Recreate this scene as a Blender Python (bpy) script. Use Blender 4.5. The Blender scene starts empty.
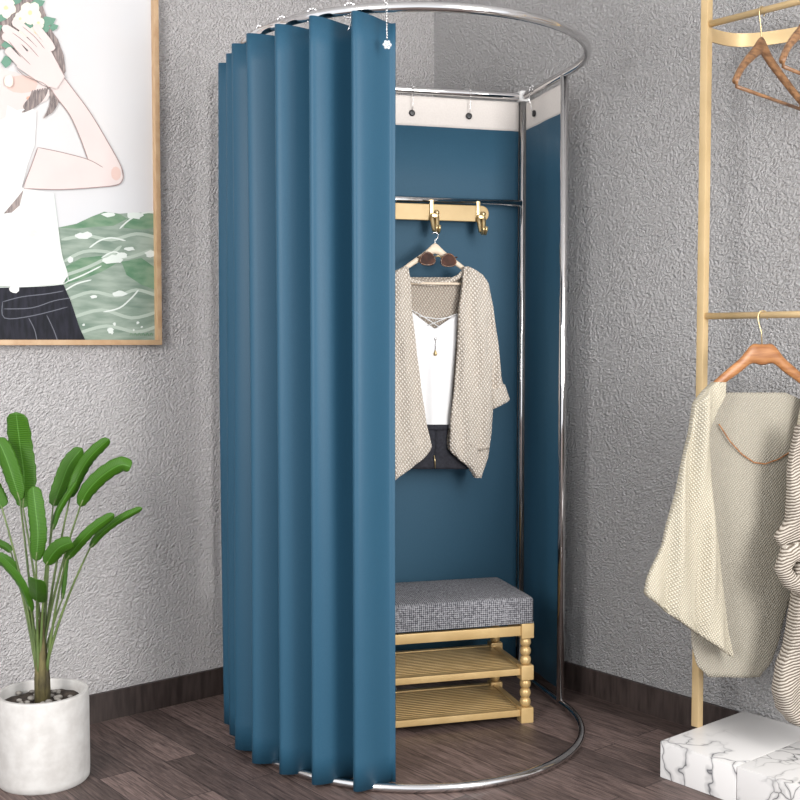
import bpy, bmesh, math, random
from mathutils import Vector, Matrix, noise
random.seed(4)
PI = math.pi
sc = bpy.context.scene
COL = sc.collection
# ------------------------------------------------------------------ camera
F = 1130.0; CH = 1.165; PIT = math.atan(58/1130.0)
cam = bpy.data.cameras.new('camera'); co = bpy.data.objects.new('camera', cam); COL.objects.link(co)
cam.sensor_width = 36; cam.lens = 36*F/800; cam.clip_start = .05
co.location = (0, 0, CH); co.rotation_euler = (PI/2-PIT, 0, 0)
sc.camera = co
# ------------------------------------------------------------------ light
sc.view_settings.view_transform = 'Standard'; sc.view_settings.look = 'None'
sc.view_settings.gamma = 1; sc.view_settings.exposure = 0.6
w = bpy.data.worlds.new('daylight'); sc.world = w; w.use_nodes = True
bg = w.node_tree.nodes['Background']; bg.inputs[0].default_value = (.93, .96, 1, 1); bg.inputs[1].default_value = 1.0
def area(name, loc, target, sx, sy, power, col):
    l = bpy.data.lights.new(name, 'AREA'); l.shape = 'RECTANGLE'; l.size = sx; l.size_y = sy; l.energy = power; l.color = col
    o = bpy.data.objects.new(name, l); COL.objects.link(o); o.location = loc
    o.rotation_euler = (Vector(target)-Vector(loc)).to_track_quat('-Z', 'Y').to_euler(); return o
area('window_daylight', (-1.9, -.4, 1.9), (-.1, 3.5, .9), 1.1, 1.6, 70, (1, .975, .95))
area('added_left_wall_fill', (1.75, .75, 1.35), (-.8, 3.4, .75), .8, 1.1, 44, (1, .98, .96))  # unseen fill lamp, added to brighten the left wall beside the curtain
area('added_right_wall_fill', (1.5, .8, 2.7), (.9, 3.3, .5), 1.2, 1.2, 26, (1, .98, .95))  # unseen lamp, added to lift the lower part of the right wall

# ------------------------------------------------------------------ layout helpers
def ray(px, py):
    x = (px-400)/F; y = -(py-400)/F
    return Vector((x, math.cos(PIT)+y*math.sin(PIT), -math.sin(PIT)+y*math.cos(PIT)))
def on_plane(px, py, p0, n):
    d = ray(px, py); n = Vector(n); o = Vector((0, 0, CH))
    return o+d*((Vector(p0)-o).dot(n)/d.dot(n))
A = math.radians(15.41)                       # turn of the changing room
OC = Vector((.420, 3.904, 0))                 # its back right corner
UX = Vector((math.cos(A), math.sin(A), 0)); VX = Vector((math.sin(A), -math.cos(A), 0))
def loc(px, py, v):                           # measured point on the plane v metres in front of the back bar
    P = on_plane(px, py, OC+VX*v, VX)
    return ((P-OC).dot(UX), -v, P.z)
WC = Vector((.127, 4.296, 0))                 # room corner
LD = Vector((-.770, -.638, 0)).normalized(); RD = Vector((.636, -.772, 0)).normalized()
LN = Vector((.638, -.770, 0)).normalized(); RN = Vector((-.772, -.636, 0)).normalized()

# ------------------------------------------------------------------ mesh helpers
def link(name, bm, m, parent=None, smooth=True, mods=None):
    me = bpy.data.meshes.new(name); bmesh.ops.recalc_face_normals(bm, faces=bm.faces)
    bm.to_mesh(me); bm.free()
    ms = m if isinstance(m, (list, tuple)) else [m]
    for q in ms: me.materials.append(q)
    if smooth:
        for p in me.polygons: p.use_smooth = True
    o = bpy.data.objects.new(name, me); COL.objects.link(o)
    if parent: o.parent = parent
    return o
def flatten_edges(o, ang=35):
    m = o.modifiers.new('edges', 'EDGE_SPLIT'); m.split_angle = math.radians(ang); return o
def empty(name, l=(0, 0, 0), rz=0, label=None, cat=None, group=None):
    o = bpy.data.objects.new(name, None); COL.objects.link(o); o.location = l; o.rotation_euler = (0, 0, rz)
    o.empty_display_size = .05
    if label: o['label'] = label
    if cat: o['category'] = cat
    if group: o['group'] = group
    return o
def tag(o, label, cat, group=None):
    o['label'] = label; o['category'] = cat
    if group: o['group'] = group
    return o
def struct(o): o['kind'] = 'structure'; return o
def box(bm, c, s, rz=0, bev=0, M=None, mi=0):
    r = bmesh.ops.create_cube(bm, size=1)
    vs = r['verts']
    bmesh.ops.scale(bm, vec=s, verts=vs)
    fs = set(f for v in vs for f in v.link_faces)
    for f in fs: f.material_index = mi
    if bev:
        es = list(set(e for v in vs for e in v.link_edges))
        rr = bmesh.ops.bevel(bm, geom=es, offset=bev, segments=2, affect='EDGES', profile=.7)
        vs = list(set(v for f in rr['faces'] for v in f.verts) | set(v for v in vs if v.is_valid))
    T = Matrix.Translation(c) @ Matrix.Rotation(rz, 4, 'Z')
    if M: T = M @ T
    bmesh.ops.transform(bm, matrix=T, verts=vs)
def tube(bm, pts, r, n=12, closed=False, cap=True, mi=0):
    pts = [Vector(p) for p in pts]; N = len(pts)
    rad = r if isinstance(r, (list, tuple)) else [r]*N
    rings = []; prev = None
    for i in range(N):
        a = pts[i-1] if (i > 0 or closed) else pts[i]; b = pts[(i+1) % N] if (i < N-1 or closed) else pts[i]
        t = (b-a).normalized()
        if prev is None:
            q = Vector((0, 0, 1)) if abs(t.z) < .9 else Vector((1, 0, 0))
            nx = t.cross(q).normalized()
        else:
            nx = (prev-t*prev.dot(t)).normalized()
        prev = nx; ny = t.cross(nx)
        rings.append([bm.verts.new(pts[i]+(nx*math.cos(2*PI*k/n)+ny*math.sin(2*PI*k/n))*rad[i]) for k in range(n)])
    R = N if closed else N-1
    for i in range(R):
        A0, B0 = rings[i], rings[(i+1) % N]
        for k in range(n):
            f = bm.faces.new((A0[k], A0[(k+1) % n], B0[(k+1) % n], B0[k])); f.material_index = mi
    if cap and not closed:
        bm.faces.new(rings[0][::-1]).material_index = mi; bm.faces.new(rings[-1]).material_index = mi
def lathe(bm, prof, c=(0, 0, 0), n=32, M=None):
    rings = []
    T = Matrix.Translation(c)
    if M: T = T @ M
    for r, z in prof:
        rings.append([bm.verts.new(T @ Vector((r*math.cos(2*PI*k/n), r*math.sin(2*PI*k/n), z))) for k in range(n)] if r > 1e-6 else [bm.verts.new(T @ Vector((0, 0, z)))])
    for a, b in zip(rings, rings[1:]):
        for k in range(n):
            k2 = (k+1) % n
            if len(a) == 1 and len(b) == 1: continue
            if len(a) == 1: bm.faces.new((a[0], b[k2], b[k]))
            elif len(b) == 1: bm.faces.new((a[k], a[k2], b[0]))
            else: bm.faces.new((a[k], a[k2], b[k2], b[k]))
def ball(bm, c, r, seg=12, s=(1, 1, 1)):
    res = bmesh.ops.create_uvsphere(bm, u_segments=seg, v_segments=max(6, seg//2+2), radius=r)
    bmesh.ops.transform(bm, matrix=Matrix.Translation(c) @ Matrix.Diagonal((*s, 1)), verts=res['verts'])
def lerp_poly(pl, t):                       # pl: list of (t,value)
    if t <= pl[0][0]: return pl[0][1]
    for (a, x), (b, y) in zip(pl, pl[1:]):
        if t <= b:
            k = (t-a)/(b-a) if b > a else 0
            k = k*k*(3-2*k)*.35+k*.65
            return x+(y-x)*k
    return pl[-1][1]
def puff(bm, rows, th, folds=None, n=36, power=.55, mi=0):
    """closed soft cloth volume; rows = (x0, x1, z, y)"""
    rings = []
    R = len(rows)
    for i, (x0, x1, z0, z1, yy) in enumerate(rows):
        xc = (x0+x1)/2; hw = (x1-x0)/2; ring = []
        for k in range(n):
            a = 2*PI*k/n; c = math.cos(a); s = math.sin(a)
            x = xc+hw*math.copysign(abs(c)**.8, c)
            q = (x-x0)/(x1-x0) if x1 > x0 else .5
            z = z0+(z1-z0)*q
            y = yy-th*math.copysign(abs(s)**power, s)
            if folds: y += folds(x, z)*(1 if s > 0 else .6)*(1-abs(c)**4)
            ring.append(bm.verts.new((x, y, z)))
        rings.append(ring)
    for a, b in zip(rings, rings[1:]):
        for k in range(n): bm.faces.new((a[k], a[(k+1) % n], b[(k+1) % n], b[k])).material_index = mi
    bm.faces.new(rings[0][::-1]); bm.faces.new(rings[-1])
def slab(bm, outline, y0, y1, M=None, mi=0):    # outline in local x,z; thickness y0..y1
    a = [bm.verts.new((x, y0, z)) for x, z in outline]; b = [bm.verts.new((x, y1, z)) for x, z in outline]
    fs = [bm.faces.new(a), bm.faces.new(b[::-1])]
    n = len(a)
    for i in range(n): fs.append(bm.faces.new((a[i], b[i], b[(i+1) % n], a[(i+1) % n])))
    for f in fs: f.material_index = mi
    if M: bmesh.ops.transform(bm, matrix=M, verts=a+b)

# ------------------------------------------------------------------ materials
def mat(name, col, rough=.6, metal=0, spec=.5, **kw):
    m = bpy.data.materials.new(name); m.use_nodes = True; nt = m.node_tree
    b = nt.nodes['Principled BSDF']; b.inputs['Base Color'].default_value = (*col, 1)
    b.inputs['Roughness'].default_value = rough; b.inputs['Metallic'].default_value = metal
    b.inputs['Specular IOR Level'].default_value = spec
    for k, v in kw.items(): b.inputs[k.replace('_', ' ')].default_value = v
    return m
def N(nt, t, **kw):
    n = nt.nodes.new(t)
    for k, v in kw.items():
        if hasattr(n, k): setattr(n, k, v)
        else: n.inputs[k].default_value = v
    return n
def coords(nt, scale=(1, 1, 1), rot=(0, 0, 0), kind='Object'):
    tc = N(nt, 'ShaderNodeTexCoord'); mp = N(nt, 'ShaderNodeMapping')
    mp.inputs['Scale'].default_value = scale; mp.inputs['Rotation'].default_value = rot
    nt.links.new(tc.outputs[kind], mp.inputs['Vector']); return mp.outputs[0]
def ramp(nt, fac, stops):
    r = N(nt, 'ShaderNodeValToRGB'); e = r.color_ramp.elements
    e[0].position, e[0].color = stops[0][0], (*stops[0][1], 1); e[1].position, e[1].color = stops[-1][0], (*stops[-1][1], 1)
    for p, c in stops[1:-1]: q = e.new(p); q.color = (*c, 1)
    nt.links.new(fac, r.inputs[0]); return r.outputs[0]
def bump(m, h, strength, dist):
    nt = m.node_tree; b = N(nt, 'ShaderNodeBump', Strength=strength, Distance=dist)
    nt.links.new(h, b.inputs['Height']); nt.links.new(b.outputs[0], nt.nodes['Principled BSDF'].inputs['Normal'])
def setcol(m, c): m.node_tree.links.new(c, m.node_tree.nodes['Principled BSDF'].inputs['Base Color'])
def noisy(name, c1, c2, scale=20, rough=.6, bs=0, bd=.002, sv=(1, 1, 1), **kw):
    m = mat(name, c1, rough, **kw); nt = m.node_tree; v = coords(nt, sv)
    n = N(nt, 'ShaderNodeTexNoise', Scale=scale, Detail=5.0); nt.links.new(v, n.inputs['Vector'])
    setcol(m, ramp(nt, n.outputs['Fac'], [(.35, c1), (.65, c2)]))
    if bs: bump(m, n.outputs['Fac'], bs, bd)
    return m
# stucco: short trowelled grains leaning up to the right
def stucco(name, c1, c2, ang):
    m = mat(name, c1, .8, spec=.3); nt = m.node_tree; v = coords(nt, (1, 1, 1), (0, 0, -ang))
    m2 = N(nt, 'ShaderNodeMapping'); m2.inputs['Rotation'].default_value = (0, .62, 0); nt.links.new(v, m2.inputs[0])
    m3 = N(nt, 'ShaderNodeMapping'); m3.inputs['Scale'].default_value = (.6, 1, 1); nt.links.new(m2.outputs[0], m3.inputs[0])
    n0 = N(nt, 'ShaderNodeTexNoise', Scale=7.0, Detail=2.0); nt.links.new(v, n0.inputs['Vector'])
    mx = N(nt, 'ShaderNodeVectorMath', operation='MULTIPLY_ADD'); mx.inputs[1].default_value = (.008, .008, .008)
    nt.links.new(n0.outputs['Color'], mx.inputs[0]); nt.links.new(m3.outputs[0], mx.inputs[2])
    n1 = N(nt, 'ShaderNodeTexNoise', Scale=185.0, Detail=2.5, Roughness=.6); nt.links.new(mx.outputs[0], n1.inputs['Vector'])
    n2 = N(nt, 'ShaderNodeTexNoise', Scale=2.0, Detail=3.0); nt.links.new(v, n2.inputs['Vector'])
    setcol(m, ramp(nt, n2.outputs['Fac'], [(.3, c1), (.7, c2)]))
    bump(m, n1.outputs['Fac'], 1, .05)
    return m
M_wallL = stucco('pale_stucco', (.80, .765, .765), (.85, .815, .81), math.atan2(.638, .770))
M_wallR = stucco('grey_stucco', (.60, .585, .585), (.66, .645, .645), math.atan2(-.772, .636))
# dark wood planks (object space: x along the planks)
def planks(name, bw, rh, dark, light, mort=.004):
    m = mat(name, dark, .5, spec=.35); nt = m.node_tree; v = coords(nt)
    br = N(nt, 'ShaderNodeTexBrick', Scale=1.0); br.offset = .37; br.offset_frequency = 2
    br.inputs['Color1'].default_value = (0, 0, 0, 1); br.inputs['Color2'].default_value = (1, 1, 1, 1); br.inputs['Mortar'].default_value = (.5, .5, .5, 1)
    br.inputs['Mortar Size'].default_value = mort*.3; br.inputs['Brick Width'].default_value = bw; br.inputs['Row Height'].default_value = rh
    br.inputs['Bias'].default_value = 0
    nt.links.new(v, br.inputs['Vector'])
    # each plank shifts the grain so neighbours differ
    ad = N(nt, 'ShaderNodeVectorMath', operation='MULTIPLY_ADD'); ad.inputs[1].default_value = (7, 5, 3)
    nt.links.new(br.outputs['Color'], ad.inputs[0]); nt.links.new(v, ad.inputs[2])
    mp = N(nt, 'ShaderNodeMapping'); mp.inputs['Scale'].default_value = (4, 62, 62); nt.links.new(ad.outputs[0], mp.inputs[0])
    g = N(nt, 'ShaderNodeTexNoise', Scale=3.0, Detail=7.0, Roughness=.65, Distortion=.5); nt.links.new(mp.outputs[0], g.inputs['Vector'])
    c = ramp(nt, g.outputs['Fac'], [(.3, dark), (.5, tuple((a+b)/2*.95 for a, b in zip(dark, light))), (.72, light)])
    hs = N(nt, 'ShaderNodeHueSaturation'); nt.links.new(c, hs.inputs['Color'])
    mr = N(nt, 'ShaderNodeMapRange'); mr.inputs['To Min'].default_value = .62; mr.inputs['To Max'].default_value = 1.42
    nt.links.new(br.outputs['Color'], mr.inputs[0]); nt.links.new(mr.outputs[0], hs.inputs['Value'])
    mx = N(nt, 'ShaderNodeMix', data_type='RGBA'); mx.inputs['B'].default_value = (.012, .009, .009, 1)
    nt.links.new(br.outputs['Fac'], mx.inputs['Factor']); nt.links.new(hs.outputs[0], mx.inputs['A'])
    setcol(m, mx.outputs['Result']); bump(m, g.outputs['Fac'], .25, .002)
    return m
M_floor = planks('dark_oak_planks', .70, .098, (.022, .0145, .0135), (.200, .142, .126))
M_skirt = noisy('dark_oak_skirting', (.024, .016, .014), (.052, .037, .033), 3, .5, .2, .002, sv=(20, 20, 3))
M_chrome = mat('polished_chrome', (.66, .65, .65), .09, 1)
M_white = mat('white_plastic', (.85, .84, .83), .4)
M_blue = noisy('blue_satin_fabric', (.017, .068, .116), (.019, .073, .123), 260, .5, .05, .0004, spec=.28)
M_blue2 = noisy('blue_panel_fabric', (.025, .084, .138), (.028, .091, .149), 260, .6, .05, .0004, spec=.3)
M_band = noisy('white_header_fabric', (.66, .61, .57), (.70, .65, .61), 200, .8)
M_black = mat('black_eyelet', (.012, .012, .014), .35)
M_gold = noisy('champagne_gold_paint', (.34, .235, .10), (.39, .275, .125), 14, .38, sv=(1, 1, 1), metal=.25)
M_goldB = noisy('gold_bench_wood', (.52, .35, .15), (.61, .43, .20), 12, .35, metal=.35)
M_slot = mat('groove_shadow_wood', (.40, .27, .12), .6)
M_brass = mat('polished_brass', (.62, .48, .26), .28, .85)
M_rack = noisy('gold_rack_metal', (.54, .39, .20), (.60, .44, .24), 9, .38, metal=.3)
M_paleW = noisy('pale_wood', (.80, .66, .50), (.86, .73, .58), 6, .5, sv=(2, 20, 20))
M_brownW = noisy('brown_walnut', (.12, .055, .025), (.30, .155, .07), 5, .4, .1, .001, sv=(3, 20, 20))
M_brownW2 = noisy('orange_brown_wood', (.22, .085, .028), (.35, .16, .06), 5, .4, .1, .001, sv=(3, 20, 20))
M_pot = noisy('white_concrete', (.45, .43, .41), (.54, .525, .505), 26, .75, .25, .002)
M_soil = noisy('dark_soil', (.025, .018, .014), (.06, .045, .035), 60, .95, .8, .006)
M_stone = noisy('grey_pebble', (.16, .145, .13), (.30, .28, .25), 30, .7)
M_trunk = noisy('plant_trunk_bark', (.04, .032, .014), (.12, .10, .035), 40, .8, .6, .004, sv=(1, 1, .4))
M_cream = None
# leaf
def leafmat():
    m = mat('glossy_green_leaf', (.05, .2, .02), .42, spec=.28); nt = m.node_tree
    tc = N(nt, 'ShaderNodeTexCoord'); sp = N(nt, 'ShaderNodeSeparateXYZ'); nt.links.new(tc.outputs['UV'], sp.inputs[0])
    w1 = N(nt, 'ShaderNodeTexWave', Scale=16.0, Distortion=1.2, Detail=2.0, bands_direction='Y'); nt.links.new(tc.outputs['UV'], w1.inputs['Vector'])
    c = ramp(nt, w1.outputs['Fac'], [(.0, (.026, .090, .004)), (1, (.046, .135, .007))])
    md = N(nt, 'ShaderNodeMath', operation='SUBTRACT'); md.inputs[1].default_value = .5; nt.links.new(sp.outputs[0], md.inputs[0])
    ab = N(nt, 'ShaderNodeMath', operation='ABSOLUTE'); nt.links.new(md.outputs[0], ab.inputs[0])
    k = ramp(nt, ab.outputs[0], [(.012, (1, 1, 1)), (.03, (0, 0, 0))])
    mx = N(nt, 'ShaderNodeMix', data_type='RGBA'); mx.inputs['B'].default_value = (.08, .20, .035, 1)
    nt.links.new(k, mx.inputs['Factor']); nt.links.new(c, mx.inputs['A']); setcol(m, mx.outputs['Result'])
    bump(m, w1.outputs['Fac'], .3, .002)
    return m
M_leaf = leafmat()
M_stalk = noisy('green_stalk', (.07, .11, .03), (.12, .17, .05), 12, .5, sv=(6, 6, 1))
def knit(name, hi, lo, freq, rot=.6, rough=.9, bs=.8, kind='Object', dirx='X'):
    m = mat(name, hi, rough, spec=.15); nt = m.node_tree
    out = []
    for k, (an, f) in enumerate(((rot, freq), (rot-1.25, freq*.8))):
        v = coords(nt, (1, 1, 1), (0, an, 0), kind)
        wv = N(nt, 'ShaderNodeTexWave', Scale=f, Distortion=.6, Detail=1.0); wv.bands_direction = 'X'; nt.links.new(v, wv.inputs['Vector']); out.append(wv.outputs['Fac'])
    mu = N(nt, 'ShaderNodeMath', operation='MULTIPLY'); nt.links.new(out[0], mu.inputs[0]); nt.links.new(out[1], mu.inputs[1])
    setcol(m, ramp(nt, mu.outputs[0], [(.02, lo), (.5, hi)])); bump(m, mu.outputs[0], bs, .004)
    return m
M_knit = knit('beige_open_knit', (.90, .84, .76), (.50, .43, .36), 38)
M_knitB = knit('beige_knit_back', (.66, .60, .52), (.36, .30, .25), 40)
M_cami = noisy('white_satin', (.82, .82, .82), (.86, .86, .87), 5, .5)
M_denim = noisy('black_denim', (.012, .012, .018), (.025, .026, .036), 120, .85, .2, .001)
M_tweed = knit('grey_basket_weave', (.46, .46, .48), (.075, .075, .085), 62, .78, bs=.5)
def tweed():
    m = mat('grey_basket_weave_cushion', (.4, .4, .42), .9, spec=.2); nt = m.node_tree; v = coords(nt); o_ = []
    for d in ((1, 1, 1), (1, -1, -1)):
        dt = N(nt, 'ShaderNodeVectorMath', operation='DOT_PRODUCT'); dt.inputs[1].default_value = tuple(q*500 for q in d); nt.links.new(v, dt.inputs[0])
        sn = N(nt, 'ShaderNodeMath', operation='SINE'); nt.links.new(dt.outputs['Value'], sn.inputs[0]); o_.append(sn.outputs[0])
    mu = N(nt, 'ShaderNodeMath', operation='MULTIPLY'); nt.links.new(o_[0], mu.inputs[0]); nt.links.new(o_[1], mu.inputs[1])
    n = N(nt, 'ShaderNodeTexNoise', Scale=160.0, Detail=3.0); nt.links.new(v, n.inputs['Vector'])
    ad = N(nt, 'ShaderNodeMath', operation='MULTIPLY_ADD'); ad.inputs[1].default_value = .32; nt.links.new(mu.outputs[0], ad.inputs[0]); nt.links.new(n.outputs['Fac'], ad.inputs[2])
    setcol(m, ramp(nt, ad.outputs[0], [(.30, (.055, .055, .065)), (.75, (.36, .36, .38))])); bump(m, ad.outputs[0], .6, .004); return m
M_tweed = tweed()
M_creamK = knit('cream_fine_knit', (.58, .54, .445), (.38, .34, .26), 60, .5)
M_creamB = knit('grey_beige_knit_inside_shade', (.43, .40, .34), (.29, .265, .215), 60, .5)  # greyish beige inside of the cardigan, its shade darkened into the colour
def stripes(name, hi, lo, scale):
    m = mat(name, hi, .9, spec=.15); nt = m.node_tree; v = coords(nt, (1, 1, 1), (0, .45, 0))
    wv = N(nt, 'ShaderNodeTexWave', Scale=scale, Distortion=2.5, Detail=2.0); wv.bands_direction = 'Z'; wv.inputs['Detail Scale'].default_value = 1.2; nt.links.new(v, wv.inputs['Vector'])
    setcol(m, ramp(nt, wv.outputs['Fac'], [(.15, lo), (.6, hi)])); bump(m, wv.outputs['Fac'], .8, .004); return m
M_rib = stripes('ribbed_beige_wool', (.50, .45, .39), (.14, .115, .09), 46)
def marble(nm, lo_, hi_, sc_, dark):
    m = mat(nm, (.85, .85, .85), .22, spec=.5); nt = m.node_tree; v0 = coords(nt)
    oi = N(nt, 'ShaderNodeObjectInfo'); av = N(nt, 'ShaderNodeVectorMath', operation='MULTIPLY_ADD'); av.inputs[1].default_value = (5, 5, 5)
    nt.links.new(oi.outputs['Random'], av.inputs[0]); nt.links.new(v0, av.inputs[2]); v = av.outputs[0]
    n0 = N(nt, 'ShaderNodeTexNoise', Scale=4.0, Detail=4.0); nt.links.new(v, n0.inputs['Vector'])
    mx = N(nt, 'ShaderNodeVectorMath', operation='MULTIPLY_ADD'); mx.inputs[1].default_value = (.38, .38, .38)
    nt.links.new(n0.outputs['Color'], mx.inputs[0]); nt.links.new(v, mx.inputs[2])
    vo = N(nt, 'ShaderNodeTexVoronoi', feature='DISTANCE_TO_EDGE', Scale=sc_); nt.links.new(mx.outputs[0], vo.inputs['Vector'])
    n2 = N(nt, 'ShaderNodeTexNoise', Scale=3.2, Detail=2.0); nt.links.new(v, n2.inputs['Vector'])
    vein = ramp(nt, vo.outputs['Distance'], [(.0, (1, 1, 1)), (.022, (.3, .3, .3)), (.08, (0, 0, 0))])
    msk = ramp(nt, n2.outputs['Fac'], [(lo_, (0, 0, 0)), (hi_, (1, 1, 1))])
    mu = N(nt, 'ShaderNodeMath', operation='MULTIPLY'); nt.links.new(vein, mu.inputs[0]); nt.links.new(msk, mu.inputs[1])
    cl = N(nt, 'ShaderNodeMix', data_type='RGBA'); cl.inputs['A'].default_value = (.68, .665, .655, 1); cl.inputs['B'].default_value = (*dark, 1)
    nt.links.new(mu.outputs[0], cl.inputs['Factor']); setcol(m, cl.outputs['Result']); return m
M_marble = marble('white_marble', .50, .66, 8.0, (.10, .10, .11)); M_marble2 = marble('heavily_veined_marble', .38, .52, 13.0, (.05, .05, .055))
M_crystal = mat('clear_crystal', (.92, .95, .98), .08, 0, spec=.8, Transmission_Weight=.6)
M_tort = noisy('tortoiseshell_acetate', (.06, .025, .012), (.20, .08, .03), 60, .2)
M_lens = noisy('brown_lens', (.035, .012, .008), (.10, .035, .02), 45, .5, spec=.15)
M_ceil = mat('white_ceiling', (.75, .75, .75), .9)

# ------------------------------------------------------------------ the room
def wall(name, d, nrm, length, h, m):
    bm = bmesh.new(); t = .12
    a = WC-d*t*0; p = [a, a+d*length, a+d*length-nrm*t, a-nrm*t]
    lo = [bm.verts.new(q) for q in p]; hi = [bm.verts.new(q+Vector((0, 0, h))) for q in p]
    bm.faces.new(lo); bm.faces.new(hi)
    for i in range(4): bm.faces.new((lo[i], lo[(i+1) % 4], hi[(i+1) % 4], hi[i]))
    return struct(link(name, bm, m, smooth=False))
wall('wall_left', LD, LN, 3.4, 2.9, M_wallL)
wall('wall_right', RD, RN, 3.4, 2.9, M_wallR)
fa = math.atan2(RD.y, RD.x)
bm = bmesh.new(); box(bm, (2.1, -1.6, -.03), (4.6, 4.0, .06))
fl = struct(link('floor', bm, M_floor, smooth=False)); fl.location = WC; fl.rotation_euler = (0, 0, fa)
def skirt(name, d, nrm, length):
    bm = bmesh.new(); h = .088; t = .012
    p = [WC, WC+d*length, WC+d*length+nrm*t, WC+nrm*t]
    if name.endswith('right'): p[3] = WC+nrm*t+d*t
    lo = [bm.verts.new(q) for q in p]; hi = [bm.verts.new(q+Vector((0, 0, h))) for q in p]
    bm.faces.new(lo); bm.faces.new(hi)
    for i in range(4): bm.faces.new((lo[i], lo[(i+1) % 4], hi[(i+1) % 4], hi[i]))
    return struct(link(name, bm, M_skirt, smooth=False))
bm = bmesh.new(); box(bm, (2.1, -1.6, 2.93), (4.6, 4.0, .06))
cl = struct(link('ceiling', bm, M_ceil, smooth=False)); cl.location = WC; cl.rotation_euler = (0, 0, fa)
skirt('baseboard_left', LD, LN, 3.4); skirt('baseboard_right', RD, RN, 3.4)

# ------------------------------------------------------------------ changing room frame
FR = empty('changing_room_frame', OC, A, 'freestanding chrome changing room frame with a round fronted rail above and below', 'changing room frame')
R0 = .0125; CU, CV, RU, RV = -.506, .40, .506, .52; ZT = 2.0; ZB = .0125
def arc(ph, dr=0):  # local point on the rail, angle in degrees
    t = math.radians(ph); return Vector((CU+(RU+dr)*math.cos(t), -(CV+(RV+dr)*math.sin(t)), 0))
def railpts(z):
    P = [Vector((0, -.02, z)), Vector((0, -.2, z))]+[arc(p)+Vector((0, 0, z)) for p in range(0, 181, 4)]+[Vector((-1.012, -.2, z)), Vector((-1.012, -.02, z))]
    P += [Vector((-1.01, 0, z)), Vector((-.7, 0, z)), Vector((-.35, 0, z)), Vector((-.01, 0, z))]
    return P
for nm, z in (('top_rail', ZT), ('bottom_rail', ZB)):
    bm = bmesh.new(); tube(bm, railpts(z), R0 if z > 1 else .0115, 16, closed=True); link(nm, bm, M_chrome, FR)
for u, v in ((0, 0), (0, .35), (-1.012, 0), (-1.012, .35)):
    bm = bmesh.new(); tube(bm, [(u, -v, ZB), (u, -v, 1), (u, -v, ZT)], R0, 16)
    link('post', bm, M_chrome, FR)
for u in (0,):
    for z in (ZT, ZB+.004):
        bm = bmesh.new(); box(bm, (u, 0, z), (.036, .036, .036 if z > 1 else .032), bev=.006); box(bm, (u, 0, z+(-.03 if z > 1 else .03)), (.008, .008, .008), bev=.005); flatten_edges(link('corner_joint', bm, M_white, FR))
zb = loc(520, 205, .02)[2]+.005
bm = bmesh.new(); tube(bm, [(-1.012, -.022, zb), (-.5, -.022, zb), (-.013, -.022, zb)], .0115, 14); link('cross_bar', bm, M_chrome, FR)

# ------------------------------------------------------------------ fabric panels at the back and side
def panel(name, a, b, ztop, zband, zbot, eyes, label, th=.003):
    """a,b local xy of the ends, seen from the room side"""
    e = empty(name, OC, A, label, 'curtain panel')
    a = Vector(a); b = Vector(b); d = b-a; n = Vector((d.y, -d.x, 0)).normalized()
    for nm, z0, z1, m, t in (('fabric', zbot, zband, M_blue2, th), ('header_band', zband, ztop, M_band, th)):
        bm = bmesh.new(); K = 60; Rz = 10; g = []
        for j in range(Rz+1):
            z = z0+(z1-z0)*j/Rz; row = []
            for i in range(K+1):
                q = i/K; wob = .0035*math.sin(q*PI*3.1+z*.9)*math.sin(q*PI)*(1 if d.length > .6 else .5)
                row.append(bm.verts.new(a+d*q+n*wob+Vector((0, 0, z))))
            g.append(row)
        for j in range(Rz):
            for i in range(K): bm.faces.new((g[j][i], g[j][i+1], g[j+1][i+1], g[j+1][i]))
        o = link(nm, bm, m, e); s = o.modifiers.new('thick', 'SOLIDIFY'); s.thickness = t; s.offset = 0
    return e
BP = panel('back_curtain_panel', (-.99, .006, 0), (-.014, .006, 0), 1.982, loc(516, 131, 0)[2], .06, None, 'flat blue fabric panel with white top band closing the back of the changing room')
SP = panel('side_curtain_panel', (.004, -.022, 0), (.004, -.315, 0), 1.975, loc(516, 131, 0)[2], .05, None, 'narrow blue fabric panel with white top band between the two right chrome posts')
def eyelet(par, p, axis):
    bm = bmesh.new(); Mx = Matrix.Rotation(PI/2, 4, 'X') if axis == 'y' else Matrix.Rotation(PI/2, 4, 'Y')
    lathe(bm, [(0, -.003), (.010, -.003), (.011, 0), (.010, .003), (.006, .004), (0, .0025)], p, 16, Mx); return link('eyelet', bm, M_black, par)
eyes = []
for px, py in ((412, 113), (469, 116)):
    x, y, z = loc(px, py, 0); eyelet(BP, (x, 0, z), 'y'); eyes.append((x, z))
for i in range(2, 2):
    x = eyes[0][0]-(eyes[1][0]-eyes[0][0])*(i-1); eyelet(BP, (x, 0, eyes[0][1]), 'y'); eyes.append((x, eyes[0][1]))
eyelet(SP, (-.001, -.10, 1.925), 'x')
def shook(p, z_eye, rz, label, group, first=[None], normal_off=-.008):
    if first[0] is None:
        e = empty('curtain_hook', (0, 0, 0), 0, label, 'hook')
        bm = bmesh.new(); h = .066
        pts = []
        for k in range(13):
            t = PI*1.15-PI*1.3*k/12
            pts.append((0, .0165*math.cos(t), .0165*math.sin(t)))
        tube(bm, pts, .0016, 8)
        end = pts[-1]
        tube(bm, [pts[0], (0, -.017, -.03), (0, -.011, -.05), (0, -.009, -h), (0, -.002, -h-.006)], .0014, 8)
        for k in range(1, 12, 2): ball(bm, pts[k], .0034, 8)
        link('wire', bm, M_chrome, e); first[0] = e; o = e
    else:
        o = first[0].copy(); COL.objects.link(o)
        for ch in first[0].children: c = ch.copy(); COL.objects.link(c); c.parent = o
    o.location = p; o.rotation_euler = (0, 0, rz); o['label'] = label; o['group'] = group
    if not group: del o['group']
    return o
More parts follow.
